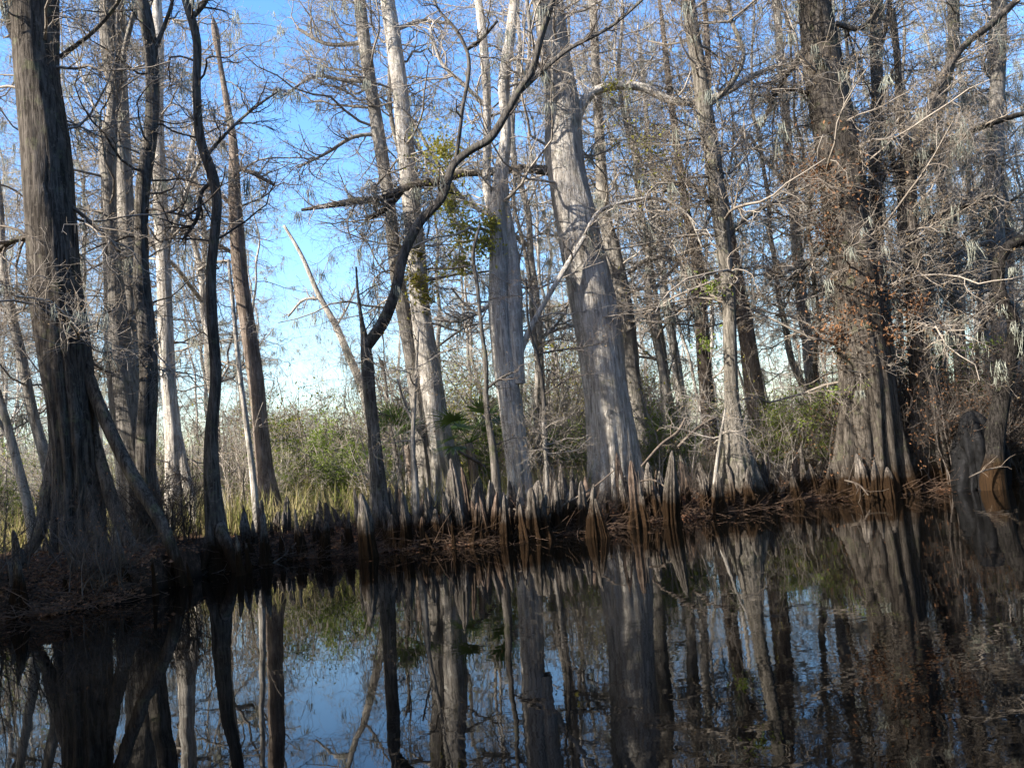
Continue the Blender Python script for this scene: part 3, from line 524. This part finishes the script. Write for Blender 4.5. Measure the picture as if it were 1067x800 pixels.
ORD = 'first second third fourth fifth sixth seventh eighth ninth tenth eleventh twelfth thirteenth fourteenth fifteenth sixteenth seventeenth eighteenth nineteenth twentieth'.split()
LM = [('t1', 'the huge shaded cypress'), ('t4', 'the two legged pale trunk'), ('t5', 'the dark crooked tree'), ('t6', 'the brown leaning trunk'), ('t7', 'the dark wishbone tree'), ('t8b', 'the leaning twin pair'),
      ('t9', 'the knotty centre tree'), ('t10', 'the massive trunk'), ('t14', 'the flared tree in water'), ('t16', 'the great mossy cypress'), ('t18', 'the brown split trunk'), ('t20', 'the tall rightmost trunk')]
lmx = [(HERO[k_][0], n_) for k_, n_ in LM]
def by_landmark(items, noun):
    """items: (obj, px, row phrase); label counts outward from the nearest landmark"""
    buckets = {}
    for o, px, row in items:
        j = min(range(len(lmx)), key=lambda q: abs(lmx[q][0] - px)); side = 'left' if px < lmx[j][0] else 'right'
        buckets.setdefault((row, j, side), []).append((abs(px - lmx[j][0]), o))
    for (row, j, side), L_ in buckets.items():
        L_.sort(key=lambda q: q[0])
        for i, (_, o) in enumerate(L_):
            o['label'] = f"{noun} {row}, {ORD[i] if i < 20 else 'outermost'} {side} of {lmx[j][1]}"
it = []
for o, x, y, h, wd in knees:
    s = y - float(shore(x)); row = 'in the front row' if s < .5 else ('in the middle row' if s < 1.8 else 'in the back row')
    it.append((o, proj((x, y, .3))[0], ('tall ' if h > .8 else 'short ') + '|' + row)); tag(o, None, 'cypress knee', 'cypress knees crowding the bank')
for kind in ('tall ', 'short '):
    by_landmark([(o, p, r.split('|')[1]) for o, p, r in it if r.startswith(kind)], kind + 'cypress knee')

# ------------------------------------------------------------------ wood behind
def proto_tree(i, H_=15):
    r = np.random.default_rng(500 + i); n = 60; z = np.linspace(-.15, H_, n); a = r.uniform(.05, .115) * r.uniform(.8, 1.3)
    ln = np.stack([noise1(z * .35, 600 + i) * .35 + (z / H_) * r.normal() * .8, noise1(z * .35, 700 + i) * .35, z, a * (1 - .85 * z / H_) + a * .5 * np.exp(-z / .5)], 1); ln[:, :2] -= ln[0, :2]
    root = empty('cypress_tree', (0, 0, 0)); bg_ = Bag(); stemmesh(bg_, ln, 12, .3, .6, .06, 800 + i, z0=0)
    fork = []
    if i % 2 == 0:
        q = ln[int(n * r.uniform(.25, .5))]; pp = grow(q[None, :3], np.array([[r.normal(), r.normal(), 1.8]]), np.array([H_ * .5]), 14, .12, .12)[0]
        l2 = np.c_[pp, q[3] * .75 * np.linspace(1, .2, 14)]; stemmesh(bg_, smooth_line(l2, 40), 9, 0, 1, .06, 900 + i); fork = [l2]
    bg_.build('trunk', BK[['pale', 'grey', 'pale', 'moss', 'pale', 'grey', 'pale', 'grey'][i % 8]], root)
    cb, ps = crown_bag(ln, fork + fork, dict(n=[30, 38, 28, 42][i % 4], z=(r.uniform(1.8, 4.5), H_), L=r.uniform(2., 3.), k=(6, 4, 2), bud=[.2, .8][i % 2], g=r.uniform(-.03, .06)))
    cb.build('crown', [TW, BUD], root); moss_bag(ps[0], ps[1], [40, 110][i % 2]).build('hanging_moss', MOSS, root)['kind'] = 'stuff'
    return root
protos = [proto_tree(i) for i in range(8)]; used = [False] * 8
items = []
def put(i, x, y, s, rz):
    o = protos[i] if not used[i] else copy_tree(protos[i]); used[i] = True
    o.location = (x, y, float(gz(x, y))); o.rotation_euler = (0, 0, rz); o.scale = (s * rng.uniform(.85, 1.1), s, s); return o
cnt = 0; tries = 0; taken = []
while cnt < 180 and tries < 4000:
    tries += 1
    d = 18.5 + 55 * rng.random() ** 1.4; px = rng.uniform(-90, 1150)
    if px < -10 and rng.random() < .6: continue
    den = np.interp(px, [-90, 200, 270, 300, 370, 420, 560, 700, 1150], [.45, .45, .2, .03, .05, .35, .5, .9, 1.0])
    if d > 45: den = max(den, .25)
    if rng.random() > den: continue
    p = at(px, 450, d); x, y = p[0], d
    if any((x - a) ** 2 + (y - b_) ** 2 < 1.4 for a, b_ in taken): continue
    taken.append((x, y)); o = put(int(rng.integers(0, 8)), x, y, rng.uniform(.65, 1.15), rng.uniform(0, 6.28)); tag(o, None, 'tree', 'bare trees of the wood behind the bank')
    items.append((o, proj((x, y, 1.5))[0], 'in the near wood' if d < 27 else ('in the middle wood' if d < 42 else 'in the far wood'))); cnt += 1
by_landmark(items, 'bare tree')

# far wood as one mass
b = Bag(); nT = 420; xs = rng.uniform(-130, 150, nT); ys = rng.uniform(78, 135, nT); hs = rng.uniform(5, 11, nT) * np.where((xs > -28) & (xs < -10), .9, 1)
S = np.stack([xs, ys, np.full(nT, .2)], 1); P = grow(S, np.tile([0, 0, 1.], (nT, 1)) + rng.normal(size=(nT, 3)) * .05, hs, 9, .05, .05); Q = taper(rng.uniform(.08, .2, nT), 9, .15); b.tubes(P, Q, 5)
S, D, r, i = sprout(P, Q, 18, .15, 1, 1.1, .3); P2 = grow(S, D, rng.uniform(.8, 3, len(S)), 5, .25, .03); Q2 = taper(np.clip(r * .3, .015, .05), 5, .3); b.tubes(P2, Q2, 3)
S, D, r, i = sprout(P2, Q2, 5, .1, 1, .9, .3); P3 = grow(S, D, rng.uniform(.4, 1.4, len(S)), 3, .2, 0); b.tubes(P3, taper(np.full(len(S), .014), 3, .5), 3)
tag(b.build('far_woods', FARM), 'hazy grey mass of bare trees on the far side', 'woods', kind='stuff')

# ------------------------------------------------------------------ undergrowth
def shrub_proto(i):
    root = empty('shrub', (0, 0, 0)); n = int(rng.integers(9, 16)); S = rng.normal(size=(n, 3)) * np.array([.25, .25, 0]) - np.array([0, 0, .1])
    D = np.tile([0, 0, 1.], (n, 1)) + rng.normal(size=(n, 3)) * np.array([.3, .3, 0]); P = grow(S, D, rng.uniform(1.0, 2.8, n), 10, .13, .04); Q = taper(rng.uniform(.008, .018, n), 10, .3)
    b = Bag(); b.tubes(P, Q, 5, 0); S, D, r, _ = sprout(P, Q, 9, .2, 1, .7, 0); P2 = grow(S, D, rng.uniform(.2, .8, len(S)), 6, .25, .05); Q2 = taper(np.clip(r * .6, .003, .008), 6, .4); b.tubes(P2, Q2, 3, 0)
    S, D, r, _ = sprout(P2, Q2, 5, .2, 1, .7, 0); P3 = grow(S, D, rng.uniform(.08, .3, len(S)), 3, .25, .02); b.tubes(P3, taper(np.full(len(S), .003), 3, .6), 3, 0)
    b.build('stems', TWD if i > 4 else TW, root)
    nl = [2600, 900, 500, 1600, 250, 500, 60][i]; c = P3.reshape(-1, 3)[rng.integers(0, len(P3) * 3, nl)] + rng.normal(size=(nl, 3)) * .05
    b = Bag(); b.leaves(c, [.07, .06, .05, .055, .05, .055, .05][i], 0, .45); b.build('foliage', [LG, LY, LY, LG, BUD, LR, LR][i], root); return root
sp = [shrub_proto(i) for i in range(7)]; su = [False] * 7; items = []
SW = {'green': ['bright green leafy shrub', 'yellow tinged shrub', 'sparse yellow leaved shrub', 'fine leaved green shrub', 'almost leafless twiggy shrub', 'rusty leaved tangled shrub', 'dark leafless brush']}['green']
def put_shrub(i, px, d, s, mn=1.2):
    p = at(px, 480, d); x, y = p[0], d; y = max(y, float(shore(x)) + mn)
    o = sp[i] if not su[i] else copy_tree(sp[i]); su[i] = True
    o.location = (x, y, float(gz(x, y))); o.rotation_euler = (0, 0, rng.uniform(0, 6.28)); o.scale = (s, s, s * rng.uniform(.85, 1.15)); tag(o, None, 'shrub', 'shrubs in the undergrowth behind the knees')
    items.append((o, proj((x, y, 1))[0], i, y))
for px, d, i, s in [(360, 17.5, 0, .8), (345, 19, 0, .9), (325, 18, 3, .8), (405, 18.2, 0, .7), (512, 17.6, 0, .8), (495, 19, 3, 1.), (820, 18.5, 0, .8), (835, 20, 3, 1), (690, 19.5, 3, .9), (700, 21, 0, .8), (165, 19, 3, .8), (15, 17, 0, .8), (215, 20, 3, .8), (300, 22, 1, 1.2), (270, 17.4, 0, .4)]: put_shrub(i, px, d, s)
def put_near(i, px, s_, s):
    x = at(px, 500, 14)[0]; y = float(shore(x)) + s_; x = at(px, 500, y)[0]; put_shrub(i, px, max(y, float(shore(x)) + .2), s, .2)
for q_ in (798, 812, 826, 842, 700, 688): put_near(0, q_, 2.4, .8)
for q in range(78): put_near(int(rng.choice([6, 5, 6, 6])), rng.uniform(862, 1110), rng.uniform(.3, 2.6), rng.uniform(.5, 1.15))
for q in range(14): put_near(6, rng.uniform(-50, 200), rng.uniform(.6, 3.5), rng.uniform(.35, .7))
for q in range(30): put_near(6, rng.uniform(230, 800), rng.uniform(.4, 2), rng.uniform(.2, .42))
for q in range(45): put_shrub(int(rng.choice([4, 4, 2, 1])), rng.uniform(230, 700), rng.uniform(20, 36), rng.uniform(1.3, 1.9))
for q in range(170):
    px = rng.uniform(-60, 1120); d = 16.3 + 24 * rng.random() ** 1.5; i = int(rng.choice(5, p=[.08, .2, .27, .12, .33])); put_shrub(i, px, d, rng.uniform(.55, 1.25) * (1.15 if d > 24 else 1))
for i in range(7):
    for nm, lo, hi in (('close behind the knees', 0, 19.5), ('further back', 19.5, 27), ('far back', 27, 99)):
        by_landmark([(o, p, nm) for o, p, k_, y in items if k_ == i and lo <= y < hi], SW[i])

b = Bag(); n = 60000; px = rng.uniform(-120, 1180, n); d = 15.5 + 40 * rng.random(n) ** 1.6
x = (px - CX) / F * d; y = np.maximum(d, shore(x) + 2.0 + rng.exponential(.5, n)); keep = noise1(x * 1.3 + y, 31) + noise1(y * 1.7 - x, 32) + .5 * rng.normal(size=n) > -.4; x, y = x[keep], y[keep]; n = len(x)
S = np.stack([x, y, gz(x, y) - .02], 1); hh = rng.uniform(.25, .95, n) * (1 + .4 * (y > 19)); D = np.tile([0, 0, 1.], (n, 1)) + rng.normal(size=(n, 3)) * .22
P = grow(S, D, hh, 4, .12, -.05); wv = nrm(np.stack([rng.normal(size=n), rng.normal(size=n), np.zeros(n)], 1))[:, None] * np.array([.007, .009, .006, .001])[None, :, None]
V = np.stack([P - wv, P + wv], 2); idx = np.arange(n * 8).reshape(n, 4, 2); h2 = int(n * .7)
Q = np.stack([idx[:, :-1, 0], idx[:, :-1, 1], idx[:, 1:, 1], idx[:, 1:, 0]], -1)
b.quads(V, Q, 0); b.m = [np.repeat((np.arange(n) > h2).astype(np.int32), 3)]
tag(b.build('grass', [STRAW, GRS]), 'pale straw and green grass filling the ground behind the knees', 'grass', kind='stuff')

# palmettos
def palmetto(px, py, d, s, label):
    c = at(px, py, d); x, y = c[0], c[1]; g = float(gz(x, y)); root = empty('palmetto', (x, y, g), label, 'palm', 'palmettos behind the knees')
    hgt = max(.3, c[2] - g); b = Bag(); stemmesh(b, smooth_line([[x, y, g - .1, .12], [x + .05, y, g + hgt * .5, .10], [x, y, g + hgt * .75, .08]], 14), 10, 0, 1, .2, 5); b.build('trunk', BK['brown'], root, (x, y, g))
    for q in range(11):
        az = rng.uniform(0, 6.28); el = rng.uniform(-.1, 1.2); dr = np.array([math.cos(az) * math.cos(el), math.sin(az) * math.cos(el), math.sin(el)])
        st = np.array([x, y, g + hgt * .75]); pe = grow(st[None], dr[None], np.array([.7 * s]), 6, .04, -.05); b = Bag(); b.tubes(pe, taper(np.array([.011]), 6, .6), 5)
        e = pe[0, -1]; t_ = nrm(pe[0, -1] - pe[0, -2]); sd_ = nrm(np.cross(t_, [0, 0, 1.]) + rng.normal(size=3) * .25); m_ = 24
        a = np.linspace(-1.7, 1.7, m_)[:, None]; D = t_ * np.cos(a) + sd_ * np.sin(a); L_ = .55 * s * rng.uniform(.8, 1.1, m_)
        Pb = grow(np.repeat(e[None], m_, 0), D, L_, 5, .05, -.07); nn = nrm(np.cross(D, np.cross(t_, sd_))); wv = nn[:, None] * (np.array([.006, .018, .017, .010, .001]) * s)[None, :, None]
        V = np.stack([Pb - wv, Pb + wv], 2); idx = np.arange(m_ * 10).reshape(m_, 5, 2); b.quads(V, np.stack([idx[:, :-1, 0], idx[:, :-1, 1], idx[:, 1:, 1], idx[:, 1:, 0]], -1), 0); b.build('frond', PALM, root, (x, y, g))
palmetto(487, 438, 17.2, 1.0, 'green fan palmetto between the leaning twin pair and the centre tree')
palmetto(421, 440, 17.6, .9, 'fan palmetto left of the leaning twin pair')
palmetto(468, 452, 19.0, .9, 'fan palmetto peeping out behind the leaning twin pair')
palmetto(640, 440, 20., .9, 'fan palmetto in shade behind the massive trunk')

# fallen wood
def stick(pts, d, dd, label, name='fallen_branch', m=STK):
    l = wline(pts, d, dd); a = np.array(l); a[:, 3] *= .42; c = a[:, :3].mean(0); b = Bag(); q = smooth_line(a, max(12, len(a) * 6)); stemmesh(b, q, 9, 0, 1, .12, int(pts[0][0]))
    P = q[None, :, :3]; S, D, r, _ = sprout(P[:, ::max(1, len(q) // 8)], q[None, ::max(1, len(q) // 8), 3], 5, .3, 1, .8, .2); b.tubes(grow(S, D, rng.uniform(.1, .45, len(S)), 5, .3), taper(np.clip(r * .5, .003, .01), 5, .4), 4)
    o = b.build(name, m, base=c); o.location = c; return tag(o, label, 'branch', 'fallen branches on the bank')
stick([(668, 486, 6), (690, 462, 9), (706, 450, 9), (714, 436, 6)], 14.9, .6, 'grey fallen branch propped on knees right of the massive trunk')
stick([(706, 466, 8), (722, 450, 7), (736, 440, 6), (748, 434, 5)], 15.2, .5, 'pale broken stick slanting up toward the flared tree')
stick([(478, 470, 6), (492, 478, 7), (506, 486, 6)], 15.0, .3, 'short dark branch lodged between knees below the palmetto')
stick([(535, 530, 4), (552, 536, 4), (572, 528, 4)], 13.9, -.2, 'pale stick lying on leaves left of the massive trunk')
stick([(280, 590, 4), (296, 578, 4), (312, 562, 3)], 13.6, .4, 'pale stick in the water left of the tallest front knee')
stick([(60, 610, 4), (80, 600, 4), (104, 588, 3)], 11.0, .5, 'pale stick across the shaded roots at left')
stick([(196, 607, 4), (214, 600, 4), (236, 594, 3)], 12.6, .4, 'pale stick at the foot of the dark crooked tree')
stick([(880, 500, 5), (895, 505, 5), (905, 516, 4)], 15.4, -.3, 'pale curved stick at the foot of the great mossy cypress')
stick([(1010, 497, 3), (1026, 490, 4), (1045, 486, 3)], 15.1, .3, 'thin pale stick lying before the black stump')
stick([(700, 512, 4), (680, 500, 4), (655, 505, 4)], 14.5, .3, 'thin bent stick in front of the massive trunk knees')
stick([(640, 490, 3), (615, 510, 4), (590, 524, 4), (560, 545, 3)], 14.3, -.4, 'long thin branch trailing down the bank beside the massive trunk')
# leaf litter and fine debris
b = Bag(); n = 42000; px = rng.uniform(-100, 1160, n); x = (px - CX) / F * 14.5; y = shore(x) + rng.exponential(1.3, n) - .12; z = gz(x, y); C = np.stack([x, y, np.maximum(z, .0) + rng.uniform(.004, .04, n)], 1)
b.leaves(C, .055, 0, .5, .75)
n = 9000; px = rng.uniform(-100, 1160, n); x = (px - CX) / F * 14.5; y = shore(x) + rng.exponential(.7, n) - .22; S = np.stack([x, y, np.maximum(gz(x, y), 0) + .01 + rng.exponential(.05, n)], 1)
D = rng.normal(size=(n, 3)) * np.array([1, 1, .35]); P = grow(S, D, rng.uniform(.12, .7, n), 5, .16, .01); b.tubes(P, taper(rng.uniform(.002, .006, n), 5, .4), 4, 1)
tag(b.build('leaf_litter', [LIT, STD]), 'brown fallen leaves and twigs littering the bank', 'litter', kind='stuff')

b = Bag(); n = 260; x = rng.uniform(-9, 11, n); y = shore(x) - rng.exponential(.8, n); k_ = y > 3; C = np.stack([x, y, np.full(n, .004)], 1)[k_]
a = rng.uniform(0, 6.28, len(C)); u = np.stack([np.cos(a), np.sin(a), a * 0], 1) * rng.uniform(.012, .035, (len(C), 1)); v = np.stack([-u[:, 1], u[:, 0], a * 0 + .002], 1) * np.array([.5, .5, 1])
b.quads(np.stack([C - u, C + v, C + u, C - v + np.array([0, 0, .004])], 1), np.arange(len(C) * 4).reshape(-1, 4), 0, False)
tag(b.build('floating_leaves', LIT), 'small brown leaves floating on the dark water by the bank', 'leaves', kind='stuff')
# ------------------------------------------------------------------ unseen evergreen oaks added to shade the bank and cut sky fill
def oak():
    root = empty('unseen_shade_oak', (0, 0, 0)); z = np.linspace(-.2, 7, 40); b = Bag(); stemmesh(b, np.stack([.3 * np.sin(z), .2 * np.cos(z), z, .28 * (1 - .09 * z)], 1), 16, .3, .6, .06, 5, z0=0); 
    S = np.stack([np.zeros(26), np.zeros(26), rng.uniform(2, 6.8, 26)], 1); a = rng.uniform(0, 6.28, 26); D = np.stack([np.cos(a), np.sin(a), rng.uniform(.1, 1.1, 26)], 1); P = grow(S, D, rng.uniform(3, 5.2, 26), 8, .16, .08); Q = taper(np.full(26, .09), 8, .2); b.tubes(P, Q, 6)
    S, D, r, _ = sprout(P, Q, 9, .2, 1, .8, .2); P2 = grow(S, D, rng.uniform(.6, 1.8, len(S)), 5, .2, .05); b.tubes(P2, taper(np.full(len(S), .02), 5, .4), 4); b.build('trunk', BK['grey'], root)
    src = P2.reshape(-1, 3); cl = src[rng.integers(0, len(src), 900)]; C = np.repeat(cl, 60, 0) + rng.normal(size=(54000, 3)) * .3; b = Bag(); b.leaves(C, .11, 0, .5); b.build('crown', LD, root); return root
SHADE_OAKS = [(-12.5, 9, .56), (-13.5, 7, .7), (-15, 5.5, .88), (-17, 4, 1.02), (-19.5, 2.5, 1.15), (-23, 1, 1.3),
        (-20, -8, 1.5), (-14.5, -9, 1.6), (-9, -8, 1.5), (-3.5, -8.5, 1.6), (2, -8, 1.55), (7.5, -9, 1.6), (13, -8, 1.5), (18.5, -8.5, 1.6), (24, -7, 1.6), (28, -3, 1.6), (30, 3, 1.5)]
ok = oak(); first = True
for i, (x, y, s) in enumerate(SHADE_OAKS):
    o = ok if i == 0 else copy_tree(ok); o.location = (x, y, float(gz(x, y))); o.scale = (s, s, s * rng.uniform(.95, 1.05)); o.rotation_euler = (0, 0, i * 1.3)
    tag(o, ORD[i] + (' evergreen oak round the left bend of the creek, counted from the cypresses' if i < 6 else ' evergreen oak along the opposite bank of the creek, counted upstream'), 'tree', 'evergreen oaks on the other banks of the creek')
